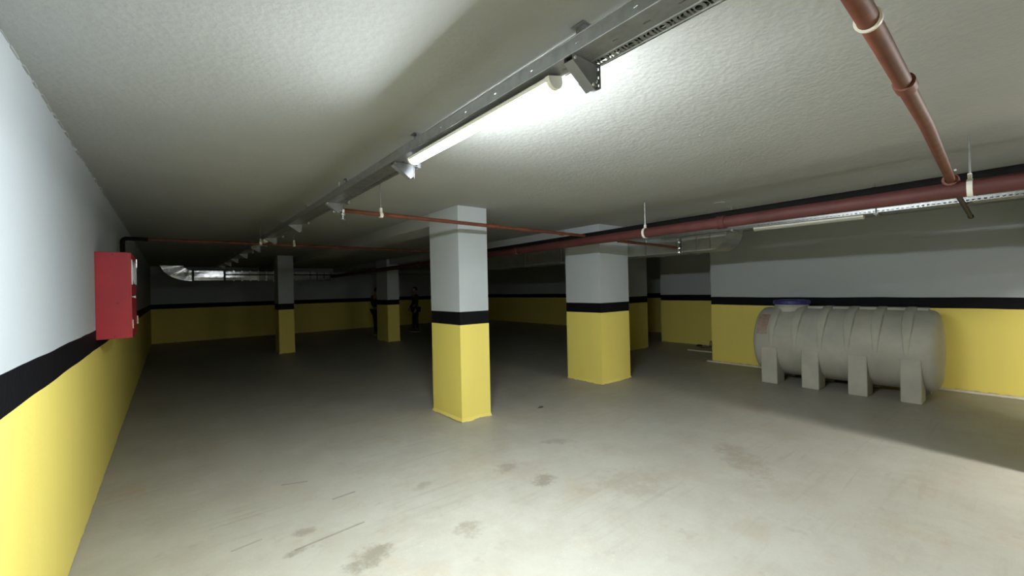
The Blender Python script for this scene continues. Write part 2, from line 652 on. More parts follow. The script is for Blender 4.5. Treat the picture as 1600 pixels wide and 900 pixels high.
# the punched strip beside the tray stops where each lamp sits
for (ya, cnt) in ((-1.2, 19), (2.44, 40), (8.34, 63)):
    yb = ya + cnt * P
    sheet('punched_strip', M_GALV, tray, tile_strip, Matrix.Translation((TXM, 0, TZ)), P, ya, cnt)
    sheet('side_wall', M_GALV, tray, tile_side, upright(TX1), P * 2, ya, cnt // 2)
    tube('pressed_rib', M_GALV, [(TX1 - .012, ya, TZ - .001), (TX1 - .012, yb, TZ - .001)], 0.0032, tray, 8)
    tube('rolled_lip', M_GALV, [(TX1, ya, TZ + TH), (TX1, yb, TZ + TH)], 0.003, tray, 8)
# cables lying loose in the tray
for xs, ya, yb, rr, lb in ((1.231, -1.2, 1.02, .014, 'thick black cable over the punched strip before the lit lamp'), (1.231, 2.48, 6.9, .014, 'thick black cable over the punched strip beyond the lit lamp'),
                           (1.135, -1.2, 15.7, .008, 'thin black cable along the whole tray above the lit lamp')):
    n = int((yb - ya) / .15)
    o = tube('power_cable', M_BLACK, [(xs + .003 * math.sin(i * .9), ya + (yb - ya) * i / n, TZ + .003 + rr) for i in range(n + 1)], rr, None, 8)
    tag(o, lb, 'cable', 'cables in the tray')


# ------------------------------------------------------------------ tray brackets
def bracket(y, label, detail=True, first=[None]):
    if first[0]:
        r = first[0].copy()
        COL.objects.link(r)
        r.location.y = y
        r['label'] = label
        for ch in first[0].children:
            c = ch.copy()
            COL.objects.link(c)
            c.parent = r
        return r
    t = thing('tray_bracket', label, 'bracket', (1.262, 0, H), 'brackets along the lit tray')
    # punched channel post from the ceiling, beside the tray
    px, py = 1.345, .15
    for yy in (py - .021, py + .021):
        bm = bm_new()
        add_box(bm, px, px + .024, yy - .001, yy + .001, 2.56, H)
        obj('channel_flange', bm, M_GALV_DARK, t)
    sheet('channel_post', M_GALV, t, sheet_tile(.044, .040, [rect(.022, .020, .014, .026)], .002),
          Matrix(((0, 0, 1, px), (1, 0, 0, py - .022), (0, 1, 0, 2.56), (0, 0, 0, 1))), .040, 0, 6)
    bm = bm_new()
    add_box(bm, 1.262, px + .02, py - .02, py + .02, 2.566, 2.572)
    obj('tie_bar', bm, M_GALV_DARK, t)
    # punched back plate of the bracket
    sheet('back_plate', M_GALV, t, sheet_tile(.056, .030, [rect(.010, .015, .006, .010)], .002),
          Matrix(((0, 0, 1, 1.2395), (1, 0, 0, -.034), (0, 1, 0, 2.436), (0, 0, 0, 1))), .030, 0, 3)
    # the triangular arm under the tray
    for s in (-1, 1):
        bm = bm_new()
        add_prism(bm, [(1.105, TZ - .004), (1.238, TZ - .004), (1.238, 2.450), (1.218, 2.434), (1.105, TZ - .022)], 1, s * .020 - .001, s * .020 + .001)
        obj('gusset_plate', bm, M_GALV_DARK, t)
    bm = bm_new()
    a = Vector((1.105, 0, TZ - .022))
    b = Vector((1.221, 0, 2.434))
    nrm = Vector((-(b - a).z, 0, (b - a).x)).normalized() * .0012
    vsx = []
    for yy in (-.021, .021):
        for p in (a - nrm, b - nrm, b + nrm, a + nrm):
            vsx.append(bm.verts.new((p.x, yy, p.z)))
    for f in ((0, 1, 2, 3), (7, 6, 5, 4), (0, 4, 5, 1), (1, 5, 6, 2), (2, 6, 7, 3), (3, 7, 4, 0)):
        bm.faces.new([vsx[i] for i in f])
    obj('sloping_web', bm, M_GALV_DARK, t)
    bm = bm_new()
    add_box(bm, 1.105, 1.242, -.021, .021, TZ - .0045, TZ - .0025)
    obj('arm_top', bm, M_GALV, t)
    for (x, z, s) in ((1.212, 2.450, -1), (1.231, 2.464, -1), (1.116, TZ - .013, -1)):
        bm = bm_new()
        add_lathe(bm, [(0, 0), (0, .007), (.004, .006), (.006, 0)], (x, -.021, z), (0, -1, 0), 10)
        obj('bolt', bm, M_BOLT, t, smooth=True)
    bm = bm_new()
    add_box(bm, px - .02, px + .045, py - .035, py + .035, H - .004, H)
    obj('ceiling_plate', bm, M_GALV, t)
    t.location.y = y
    first[0] = t
    return t


B_LABELS = ['bracket at the near end of the lit lamp', 'bracket at the far end of the lit lamp', 'bracket beside the sprinkler pipe end under the tray',
            'white-looking triangular bracket between the sprinkler pipes', 'bracket at the near end of the unlit lamp under the tray', 'bracket at the far end of the unlit lamp under the tray',
            'first tray bracket beyond the unlit lamp', 'second tray bracket beyond the unlit lamp', 'third tray bracket beyond the unlit lamp', 'farthest visible bracket of the lit tray']
BY = [1.01, 2.52, 3.98, 5.48, 6.98, 8.40, 9.95, 11.4, 12.8, 14.3]
for yy, lb in zip(BY, B_LABELS):
    bracket(yy, lb)


# ------------------------------------------------------------------ tube lamps
def batten(name_label, x, y0, y1, ztop, lit, group='tube lamps under the trays', tilt=0.0):
    """slim LED batten: steel-white spine, curved opal diffuser, two end caps; tilt rolls it about its length"""
    t = thing('tube_lamp', name_label, 'lamp', (x, y0, ztop), group)
    wd = 0.034
    ct, st = math.cos(tilt), math.sin(tilt)

    def roll(pts):
        return [(x + u * ct + v * -st, ztop + u * st + v * ct) for u, v in pts]
    th = math.radians(80)
    R = wd / math.sin(th)
    arcp = [(R * math.sin(-th + 2 * th * i / 12), -.018 + R * math.cos(th) - R * math.cos(-th + 2 * th * i / 12)) for i in range(13)]
    bm = bm_new()
    add_prism(bm, roll([(-wd, -.0178), (-wd, -.003), (-wd + .003, 0), (wd - .003, 0), (wd, -.003), (wd, -.0178)]), 1, y0 + .02, y1 - .02)
    obj('housing', bm, M_PLASTIC, t)
    bm = bm_new()
    add_prism(bm, roll(arcp), 1, y0 + .02, y1 - .02)
    obj('diffuser', bm, lit, t, smooth=True)
    for (a, b) in ((y0, y0 + .02), (y1 - .02, y1)):
        bm = bm_new()
        k = 1.08
        add_prism(bm, roll([(-wd * k, 0.0)] + [(u * k, -.018 + (v + .018) * k) for u, v in arcp] + [(wd * k, 0.0)]), 1, a, b)
        obj('end_cap', bm, M_PLASTIC, t)
    return t


LZ = TZ - .006
batten('glowing white tube lamp under the long tray near the camera', 1.150, 1.12, 2.33, LZ - .008, M_LAMP, tilt=math.radians(15))
batten('unlit white tube lamp farther along the same tray', 1.13, 7.12, 8.30, LZ, M_OPAL)

# ------------------------------------------------------------------ right-hand tray, its lamp and black pipe
RX0, RX1, RZ = 6.20, 6.36, 2.476
rt = thing('cable_tray', 'bright perforated cable tray under the red pipe along the right wall', 'cable tray', (6.28, 0, RZ))
P2 = 0.08
tile2 = sheet_tile(RX1 - RX0, P2, [rect(.03 + .05 * i, .04, .012, .04) for i in range(3)], 0.0015)
sheet('tray_bottom', M_GALV, rt, tile2, Matrix.Translation((RX0, 0, RZ)), P2, -0.34, 52)
tile3 = sheet_tile(.06, P2, [rect(0.016, 0.02, 0.013, 0.022), rect(0.016, 0.06, 0.013, 0.022)], 0.0015)
sheet('side_wall', M_GALV, rt, tile3, Matrix(((0, 0, 1, RX0), (0, 1, 0, 0), (1, 0, 0, RZ), (0, 0, 0, 1))), P2, -0.34, 52)
sheet('side_wall', M_GALV, rt, tile3, Matrix(((0, 0, 1, RX1), (0, 1, 0, 0), (1, 0, 0, RZ), (0, 0, 0, 1))), P2, -0.34, 52)
for xx in (RX0, RX1):
    tube('rolled_lip', M_GALV, [(xx, -.34, RZ + .06), (xx, 3.82, RZ + .06)], 0.004, rt, 8)
    tube('rolled_lip', M_GALV, [(xx, -.34, RZ), (xx, 3.82, RZ)], 0.003, rt, 8)
batten('unlit tube lamp under the right-hand tray', 6.27, 1.18, 2.36, RZ - .003, M_OPAL)
for yy, lb in ((1.06, 'dark hanger strut under the right-hand tray at the lamp end'), (2.62, 'dark hanger strut under the right-hand tray beyond the lamp')):
    t = thing('tray_strut', lb, 'bracket', (6.28, yy, H), 'struts of the right-hand tray')
    box('strut_bar', M_GALV_DARK, RX0 - .03, RX1 + .03, yy - .02, yy + .02, RZ - .025, RZ - .002, t)
    for xx in (RX0 - .02, RX1 + .02):
        tube('threaded_rod', M_GALV, [(xx, yy, RZ - .04), (xx, yy, H)], .004, t, 8)
    bm = bm_new()
    add_lathe(bm, [(0, 0), (0, .010), (.010, .010), (.010, 0)], (RX0 - .02, yy, RZ - .025), (0, 0, -1), 6)
    obj('nut', bm, M_BOLT, t)


# ------------------------------------------------------------------ red pipes
def mx(y):
    return 4.738 + .036 * y


PZ = 2.40
main = thing('fire_main_pipe', 'thick dusty red fire pipe running along the right side under the ceiling', 'pipe', (4.8, 0, PZ))
ys = [-1.2 + i * .5 for i in range(41)]
tube('pipe_run', M_RED_MAIN, [(mx(y), y, PZ) for y in (-0.9, 2, 6, 11, 18.8)], .062, main, 28)
for yy in (2.15, 5.9, 10.1, 14.0):
    bm = bm_new()
    add_lathe(bm, [(-.05, .062), (-.045, .074), (-.012, .074), (-.008, .07), (.008, .07), (.012, .074), (.045, .074), (.05, .062)], (mx(yy), yy, PZ), (.036, 1, 0), 24)
    obj('pipe_coupling', bm, M_RED_MAIN, main, smooth=True)
bp = thing('black_pipe', 'thin black insulated pipe running just above the thick red pipe', 'pipe', (4.9, 0, 2.52))
tube('pipe_run', M_BLACK, [(mx(y) + .44, y, 2.556) for y in (-.34, 2, 5, 9)], .040, bp, 16)
for yy in (0.9, 2.9):
    bm = bm_new()
    add_lathe(bm, [(-.015, .038), (-.015, .043), (.015, .043), (.015, .038)], (mx(yy) + .44, yy, 2.556), (.036, 1, 0), 16)
    obj('tape_band', bm, M_BLACK, bp, smooth=True)


def hanger(label, x, y, zp, r, loose=False, mat=M_GALV, strap=M_PLASTIC, rod_bend=0.0):
    t = thing('pipe_hanger', label, 'hanger', (x, y, H), 'rods that hang the red pipes')
    pts = [(x, y, H), (x + rod_bend * .3, y, H - (H - zp - r) * .35), (x + rod_bend, y, zp + r + .012)]
    tube('rod', mat, pts, .006, t, 8)
    bm = bm_new()
    k = 20
    ring = [(x + rod_bend, y)]
    prof = []
    for i in range(k):
        a = 2 * PI * i / k
        prof.append((math.cos(a), math.sin(a)))
    rings = []
    for yy in (-.016, .016):
        for rr in (r + .002, r + .007):
            rings.append([bm.verts.new((x + rod_bend + rr * c, y + yy, zp + rr * s)) for c, s in prof] if not loose else
                         [bm.verts.new((x + yy, y + rr * c, zp + rr * s)) for c, s in prof])
    for A, B in ((0, 1), (1, 3), (3, 2), (2, 0)):
        for j in range(k):
            bm.faces.new((rings[A][j], rings[A][(j + 1) % k], rings[B][(j + 1) % k], rings[B][j]))
    obj('strap', bm, strap, t, smooth=True)
    bm = bm_new()
    add_box(bm, x + rod_bend - .012, x + rod_bend + .012, y - .012, y + .012, zp + r + .004, zp + r + .05)
    obj('clamp_block', bm, strap, t, bevel=.002)
    return t


hanger('grey rod and strap holding the thick red pipe near the right image edge', mx(.26), .26, PZ, .062)
hanger('thin rod holding the thick red pipe in front of the wide column', mx(3.15), 3.15, PZ, .062)
hanger('dim rod holding the thick red pipe beyond the columns', mx(9.0), 9.0, PZ, .062)

SZ = 2.475
s1 = thing('sprinkler_pipe', 'thin red sprinkler pipe crossing in front of the nearest column', 'pipe', (1.25, 4.12, SZ))
tube('pipe_run', M_RED_RUST, [(1.24, 4.07, SZ + .01), (3.0, 4.09, SZ + .0), (mx(4.22), 4.22, SZ + .01)], .021, s1, 16)
for xx, yy in ((3.1, 4.095), (4.35, 4.185)):
    bm = bm_new()
    add_lathe(bm, [(-.03, .021), (-.03, .027), (.03, .027), (.03, .021)], (xx, yy, SZ + .003), (1, .05, 0), 14)
    obj('pipe_coupling', bm, M_RED_RUST, s1, smooth=True)
bm = bm_new()
add_lathe(bm, [(0, .02), (0, .034), (.03, .034), (.035, .028), (.075, .028), (.08, .034), (.10, .034), (.10, .0)], (1.29, 4.07, SZ + .01), (-1, 0, 0), 12)
obj('union_fitting', bm, M_BOLT, s1, smooth=True)
bm = bm_new()
add_tube(bm, [(1.235, 4.05, SZ - .01), (1.235, 4.0, SZ - .02), (1.25, 3.96, SZ - .05)], .014, 12)
add_lathe(bm, [(0, .014), (0, .022), (.02, .022), (.022, .010), (.05, .008), (.05, .024), (.055, .024), (.055, 0)], (1.25, 3.96, SZ - .04), (0, 0, -1), 12)
obj('sprinkler_head', bm, M_BOLT, s1, smooth=True)
bm = bm_new()
add_tube(bm, [(1.262, 4.09, SZ + .09), (1.262, 4.09, SZ + .28)], .010, 10)
obj('vertical_stem', bm, M_BOLT, s1, smooth=True)
# branch leaving the main on the other side and its end valve
tube('pipe_tail', M_RED_RUST, [(mx(3.6) + .03, 3.62, 2.345), (5.5, 3.6, 2.335), (6.47, 3.62, 2.325)], .020, s1, 14)
bm = bm_new()
add_lathe(bm, [(-.11, .018), (-.11, .028), (-.08, .028), (-.07, .02), (-.04, .02), (-.035, .04), (-.02, .04), (-.015, .025), (.05, .025), (.055, .036), (.075, .036), (.075, .018), (.12, .018), (.12, 0)], (6.50, 3.62, 2.34), (0, 0, 1), 14)
obj('valve', bm, M_GALV, s1, smooth=True)
for dz in (-.10, -.028, .065):
    bm = bm_new()
    add_lathe(bm, [(0, 0), (0, .011), (.012, .011), (.012, 0)], (6.475, 3.59, 2.34 + dz), (-.6, -.8, 0), 6)
    obj('bolt', bm, M_CHROME, s1)
hanger('curved thin rod and white clamp on the sprinkler pipe before the nearest column', 1.655, 4.07, SZ, .021, True, M_GALV, M_PLASTIC, 0.0)

s2 = thing('sprinkler_pipe', 'dim red sprinkler pipe from the hose cabinet across the dark aisle', 'pipe', (-.4, 7.4, SZ))
tube('pipe_run', M_RED_RUST, [(-.40, 7.40, SZ), (1.1, 7.33, SZ), (4.7, 7.22, SZ - .02)], .021, s2, 14)
pts = [(-.455, 7.40, 1.9), (-.455, 7.40, 2.43)] + arc((-.41, 7.40, 2.43), .045, PI, PI / 2, 6) + [(-.2, 7.395, 2.475)]
tube('black_elbow_pipe', M_BLACK, pts, .026, s2, 14)
hanger('rod with white clamp on the dim sprinkler pipe beside the unlit lamp', 1.085, 7.30, SZ, .021, True)
hanger('small white clamp on the dim sprinkler pipe right of the unlit lamp', 1.54, 7.29, SZ, .021, True)

s3 = thing('sprinkler_pipe', 'rusty red sprinkler pipe coming overhead from the top right of the frame', 'pipe', (3, .3, SZ))
tube('pipe_run', M_RED_RUST, [(1.0, .275, SZ), (1.8, .283, SZ), (2.9, .30, SZ), (mx(.36) + .02, .36, SZ)], .027, s3, 18)
bm = bm_new()
add_lathe(bm, [(-.04, .027), (-.04, .035), (.04, .035), (.04, .027)], (2.25, .288, SZ), (1, .014, 0), 16)
obj('pipe_coupling', bm, M_RED_RUST, s3, smooth=True)
bm = bm_new()
add_lathe(bm, [(-.06, .03), (-.06, .046), (-.03, .050), (.03, .050), (.06, .046), (.06, .03)], (mx(.36) - .015, .36, SZ - .0), (1, 0, 0), 16)
obj('tee_fitting', bm, M_RED_RUST, s3, smooth=True)
tube('pipe_tail', M_DARKIRON, [(mx(.36) + .03, .36, SZ - .01), (5.6, .37, 2.44), (7.0, .383, 2.405)], .020, s3, 14)
bm = bm_new()
add_lathe(bm, [(0, .02), (0, .026), (.05, .026), (.055, 0)], (6.97, .383, 2.406), (1, 0, -.025), 12)
obj('end_cap', bm, M_DARKIRON, s3, smooth=True)
bm = bm_new()
add_lathe(bm, [(0, 0), (0, .010), (.015, .010), (.015, 0)], (4.63, .33, SZ + .05), (0, 0, 1), 6)
obj('bolt', bm, M_CHROME, s3)
bm = bm_new()
add_lathe(bm, [(-.010, .027), (-.010, .034), (.010, .034), (.010, .027)], (1.60, .281, SZ), (1, 0, .25), 24)
o = obj('pipe_band', bm, M_PLASTIC, smooth=True)
tag(o, 'white plastic band clipped round the overhead rusty pipe', 'band')

# ------------------------------------------------------------------ right-hand duct
DX0, DX1 = 6.62, 7.2
dz0, dz1, dzu = 2.25, 2.57, 2.60
d = thing('ventilation_duct', 'dull galvanised duct stepping down behind the thick red pipe at the right wall corner', 'duct', (6.9, 3.5, 2.4))
bm = bm_new()
add_prism(bm, [(3.62, dz0), (9.4, dz0), (9.4, dz1), (3.62, dz1)], 0, DX0, DX1)
obj('low_section', bm, M_DUCT, d, bevel=.006)
bm = bm_new()
prof = [(3.62, dz0)] + [(3.14 - .26 * math.sin(a), dz0 + .33 - .33 * math.cos(a)) for a in [i * PI / 2 / 6 for i in range(7)]]
prof += [(2.88, H - .02), (3.2, H - .02), (3.62, dz1 + .03)]
add_prism(bm, prof, 0, DX0 + .003, DX1 - .003)
obj('bend', bm, M_DUCT, d)
bm = bm_new()
add_box(bm, DX0, DX1, -.34, 2.88, dzu, H - .02)
obj('high_section', bm, M_FOIL, d, bevel=.006)
for yy in (3.62, 4.3, 5.2, 6.4, 7.6):
    bm = bm_new()
    add_box(bm, DX0 - .018, DX1 + .018, yy - .014, yy + .014, dz0 - .018, dz1 + .018)
    obj('flange', bm, M_GALV, d)
for yy in (3.36, 3.14):
    bm = bm_new()
    add_box(bm, DX0 - .016, DX0 + .01, yy - .01, yy + .01, dz0 + (.01 if yy > 3.2 else .02), dz1)
    obj('seam', bm, M_GALV, d)
for i in range(14):
    yy = -.3 + i * .29
    if yy > 2.86:
        break
    bm = bm_new()
    add_box(bm, DX0 - .012, DX1 + .012, yy - .008, yy + .008, dzu - .012, H - .012)
    obj('flange', bm, M_CHROME, d)

# ------------------------------------------------------------------ foil duct on the back wall
FY0, FY1, FZ0, FZ1 = 19.05, 19.5, 2.245, 2.63
fd = thing('ventilation_duct', 'shiny foil duct along the dark back wall with a curved end', 'duct', (2.5, 19.3, 2.4))
cells = []
bm = bm_new()
add_box(bm, 0.70, 1.62, FY0, FY1, FZ0, FZ1)
obj('bright_section', bm, M_FOIL, fd, bevel=.02)
bm = bm_new()                                # elbow: rectangular duct bending up to the ceiling
n = 12
rings = []
for i in range(n + 1):
    a = i / n * PI / 2
    ci = Vector((0.66, 0, 2.90))
    ro, ri = 0.66, 0.27
    po = (0.66 - ro * 1.36 * math.sin(a), FZ0 + .655 - .655 * math.cos(a))
    pi_ = (0.66 - ri * 1.0 * math.sin(a), FZ0 + .385 + .27 - .27 * math.cos(a))
    po = (po[0], min(po[1], H - .01))
    pi_ = (pi_[0], min(pi_[1], H - .01))
    wob = random.uniform(-.002, .002)
    rings.append([bm.verts.new((po[0], FY0 - wob, po[1])), bm.verts.new((pi_[0], FY0 - wob, pi_[1])), bm.verts.new((pi_[0], FY1, pi_[1])), bm.verts.new((po[0], FY1, po[1]))])
for A, B in zip(rings, rings[1:]):
    for j in range(4):
        bm.faces.new((A[j], A[(j + 1) % 4], B[(j + 1) % 4], B[j]))
bm.faces.new(rings[0])
bm.faces.new(rings[-1])
obj('curved_end', bm, M_FOIL, fd)
x = 1.66
segs = []
while x < 5.4:
    L = .27
    bm = bm_new()
    add_box(bm, x, x + L - .025, FY0 + .02, FY1, FZ0 + .01, FZ1 - .02)
    obj('duct_section', bm, M_DUCT if x > 2.6 else M_FOIL, fd, bevel=.015)
    bm = bm_new()
    add_box(bm, x + L - .035, x + L + .01, FY0 - .02, FY1, FZ0 - .01, FZ1)
    obj('flange', bm, M_FOIL, fd)
    x += L
o = tube('long_pipe', M_BLACK, [(1.62, FY0 - .05, 2.475), (5.6, FY0 - .05, 2.475)], .022, None, 10)
o.name = 'dark_conduit'
tag(o, 'dark conduit running across the front of the foil duct at the back wall', 'conduit')

ct = thing('cable_tray', 'dim cable tray crossing high along the back wall behind the distant columns', 'cable tray', (8, 18.3, 2.5))
bm = bm_new()
add_box(bm, 5.7, 11.8, 18.2, 18.202, 2.47, 2.53)
add_box(bm, 5.7, 11.8, 18.35, 18.352, 2.47, 2.53)
obj('side_wall', bm, M_GALV, ct)
tile4 = sheet_tile(.15, P, [rect(.05, .06, .02, .07), rect(.105, .06, .02, .07)], .002)
Mc = Matrix(((0, 1, 0, 5.7), (1, 0, 0, 18.2), (0, 0, 1, 2.47), (0, 0, 0, 1)))
sheet('tray_bottom', M_GALV, ct, tile4, Mc, P, 0, 52)
for xx in (6.0, 8.0, 10.0, 11.6):
    tube('hanger_rod', M_GALV, [(xx, 18.275, 2.46), (xx, 18.275, H)], .006, ct, 6)

# ------------------------------------------------------------------ hose cabinet
CB = dict(x0=XL, x1=-.272, y0=5.235, y1=5.95, z0=1.335, z1=2.125)
cab = thing('fire_hose_cabinet', 'red metal fire hose cabinet mounted on the left wall', 'cabinet', (XL, 5.6, 1.335))
box('body', M_RED_BOX, CB['x0'], CB['x1'] - .012, CB['y0'], CB['y1'], CB['z0'], CB['z1'], cab, bevel=.004)
# door as a framed leaf with a window
x0, x1 = CB['x1'] - .012, CB['x1'] + .006
y0, y1, z0, z1 = CB['y0'] + .004, CB['y1'] - .004, CB['z0'] + .004, CB['z1'] - .004
wy0, wy1, wz0, wz1 = y0 + .07, y1 - .07, 1.84, 2.05
bm = bm_new()
add_box(bm, x0, x1, y0, y1, z0, wz0)
add_box(bm, x0, x1, y0, y1, wz1, z1)
add_box(bm, x0, x1, y0, wy0, wz0, wz1)
add_box(bm, x0, x1, wy1, y1, wz0, wz1)
dr = obj('door', bm, M_RED_BOX, cab)


bm = bm_new()
add_box(bm, x1 - .008, x1 - .004, wy0, wy1, wz0, wz1)
obj('window_pane', bm, M_GLASS_FRONT, dr)
bm = bm_new()
for (a, b, c_, d_) in ((wy0 - .012, wy0, wz0 - .012, wz1 + .012), (wy1, wy1 + .012, wz0 - .012, wz1 + .012), (wy0, wy1, wz0 - .012, wz0), (wy0, wy1, wz1, wz1 + .012)):
    add_box(bm, x1 - .002, x1 + .006, a, b, c_, d_)
obj('window_frame', bm, M_CHROME, dr)
bm = bm_new()
add_lathe(bm, [(0, .009), (.012, .009), (.014, .018), (.026, .018), (.03, 0)], (x1, y0 + .06, 1.715), (1, 0, 0), 14)
obj('knob', bm, M_CHROME, dr, smooth=True)
for zz in (1.43, 2.02):
    bm = bm_new()
    add_tube(bm, [(x1 + .006, y1 - .01, zz), (x1 + .006, y1 - .01, zz + .085)], .009, 10)
    obj('hinge', bm, M_CHROME, dr, smooth=True)
bm = bm_new()
add_box(bm, x1, x1 + .008, y0 + .02, y0 + .04, 1.42, 1.50)
obj('latch', bm, M_CHROME, dr)
for (xx, zz) in ((-.39, 2.10), (-.385, 1.36), (-.36, 1.66)):
    bm = bm_new()
    add_lathe(bm, [(0, 0), (0, .006), (.002, .006), (.003, 0)], (xx, CB['y0'], zz), (0, -1, 0), 8)
    obj('rivet', bm, M_DARKIRON, cab)

# ------------------------------------------------------------------ the tank
TCX, TCZ, TR = 8.49, .685, .585
TY0, TY1 = .885, 2.98
tank = thing('water_tank', 'beige ribbed plastic water tank lying on moulded feet against the yellow right wall', 'tank', (TCX, 1.95, 0))
bm = bm_new()
prof = []
for i in range(9):
    a = PI / 2 * (i / 8) ** 1.5
    prof.append((TY0 - .13 * abs(math.cos(a)) ** .8, TR * math.sin(a) ** .42 if i else 0))
for i in range(8, -1, -1):
    a = PI / 2 * (i / 8) ** 1.5
    prof.append((TY1 + .11 * abs(math.cos(a)) ** .8, TR * math.sin(a) ** .42 if i else 0))
add_lathe(bm, prof, (TCX, 0, TCZ), (0, 1, 0), 56)
obj('shell', bm, M_TANK, tank, smooth=True)
for yc in (2.76, 2.42, 2.07, 1.73, 1.40, 1.07):
    bm = bm_new()
    hw = .055
    n = 26
    rings = []
    for i in range(n + 1):
        a = -.04 + (PI + .08) * i / n
        t_ = min(1.0, min(i, n - i) / 6.0)
        ro = TR + .004 + .036 * t_
        w2 = hw * (0.45 + .55 * t_)
        ca, sa = math.cos(a), math.sin(a)
        rings.append([bm.verts.new((TCX + rr * ca, yc + yy, TCZ + rr * sa)) for rr, yy in ((TR - .02, -w2 * 1.3), (ro - .006, -w2), (ro, -w2 * .72), (ro, w2 * .72), (ro - .006, w2), (TR - .02, w2 * 1.3))])
    for A, B in zip(rings, rings[1:]):
        for j in range(5):
            bm.faces.new((A[j], A[j + 1], B[j + 1], B[j]))
        bm.faces.new((A[5], A[0], B[0], B[5]))
    bm.faces.new(rings[0])
    bm.faces.new(rings[-1])
    obj('rib', bm, M_TANK, tank, smooth=True)
# mould seam at mid height
for s in (-1, 1):
    bm = bm_new()
    add_box(bm, TCX + s * (TR - .004) - .006, TCX + s * (TR - .004) + .006, TY0 - .02, TY1 + .02, TCZ - .008, TCZ + .006)
    obj('mould_seam', bm, M_TANK, tank)
# ridge plates along the crown
ribs = [2.42, 2.07, 1.73, 1.40, 1.07]
for a, b in list(zip(ribs, ribs[1:])) + [(1.07, .83)]:
    bm = bm_new()
    add_prism(bm, [(TCX - .10, TCZ + TR - .03), (TCX - .07, TCZ + TR + .03), (TCX + .07, TCZ + TR + .03), (TCX + .10, TCZ + TR - .03)], 1, b + .06, a - .06)
    obj('crown_plate', bm, M_TANK, tank, bevel=.008)
for (ya, yb) in ((2.675, 2.92), (2.09, 2.325), (1.495, 1.725), (.92, 1.14)):
    for s in (-1, 1):
        bm = bm_new()
        xo = TCX + s * .585
        xi = TCX + s * .25
        pol = [(xo, 0.0), (xo, .40), (TCX + s * .583, .60), (TCX + s * .56, .66), (xi, .5), (xi, 0.0)]
        if s < 0:
            pol = pol[::-1]
        add_prism(bm, pol, 1, ya, yb)
        obj('foot', bm, M_TANK, tank, bevel=.012)
NY = 2.62
bm = bm_new()
add_lathe(bm, [(-.12, .265), (.02, .265), (.03, .255), (.075, .245), (.075, 0)], (TCX, NY, TCZ + TR - .01), (0, 0, 1), 36)
obj('neck', bm, M_TANK, tank, smooth=True)
bm = bm_new()
zb = TCZ + TR + .055
prof = [(0, 0), (0, .262), (.012, .27), (.06, .268), (.075, .255), (.082, .20), (.084, 0)]
add_lathe(bm, prof, (TCX, NY, zb), (0, 0, 1), 40)
for i in range(24):
    a = 2 * PI * i / 24
    p = Vector((TCX + .27 * math.cos(a), NY + .27 * math.sin(a), zb + .036))
    add_box(bm, -.006, .006, -.01, .01, -.024, .024, Matrix.Translation(p) @ Matrix.Rotation(a, 4, 'Z'))
obj('lid', bm, M_LID, tank, smooth=True)['label'] = 'blue screw lid'
bm = bm_new()
rings = []
for i in range(7):
    a = math.radians(150 - 4 + 6.5 * (i - 3))
    rings.append([bm.verts.new((TCX + (TR + .004) * math.cos(a), yy, TCZ + (TR + .004) * math.sin(a))) for yy in (2.83, 3.0)])
for A, B in zip(rings, rings[1:]):
    bm.faces.new((A[0], A[1], B[1], B[0]))
obj('sticker', bm, M_STICKER, tank)['label'] = 'faded reddish paper label'

# ------------------------------------------------------------------ small things on the floor
o = box('skirting_board', M_STRIP, 9.20, 9.262, -.6, 4.50, 0, .028, bevel=.004)
tag(o, 'long pale board lying on the floor along the right wall behind the tank', 'board')
o = box('skirting_board', M_STRIP, 10.44, 10.49, 4.98, 5.62, 0, .028, bevel=.004)
tag(o, 'short pale board on the floor beyond the right wall corner', 'board')
pts = [(11.2, 5.3, .012)] + [(11.33 + .06 * math.cos(a), 5.42, .09 + .08 * math.sin(a)) for a in [i * .5 for i in range(-3, 10)]] + [(11.1, 5.6, .012)]
o = tube('loose_cable', M_RED_RUST, pts, .010, None, 8)
tag(o, 'curled reddish cable end on the floor by the wall recess', 'cable')


def lump(label, x, y, r, h, mat, name='debris_lump'):
    bm = bm_new()
    bmesh.ops.create_icosphere(bm, subdivisions=2, radius=1)
    for v in bm.verts:
        k = random.uniform(.75, 1.2)
        v.co = Vector((v.co.x * r * k, v.co.y * r * .6 * k, max(v.co.z, -.05) * h * k))
    o = obj(name, bm, mat)
    o.location = (x, y, h * .05)
    return tag(o, label, 'debris')


lump('small dark lump on the floor between the two big columns', 4.09, 4.42, .045, .02, M_DEBRIS)
lump('dark heap on the floor in the corner of the wall recess', 11.35, 5.75, .12, .05, M_DEBRIS)
bm = bm_new()
add_lathe(bm, [(0, 0), (0, .075), (-.006, .072), (-.008, 0)], (5.76, 2.59, H), (0, 0, 1), 24)
o = obj('ceiling_cover_plate', bm, M_CEIL, smooth=True)
tag(o, 'small flat round cover plate on the ceiling above the red pipe', 'cover plate')


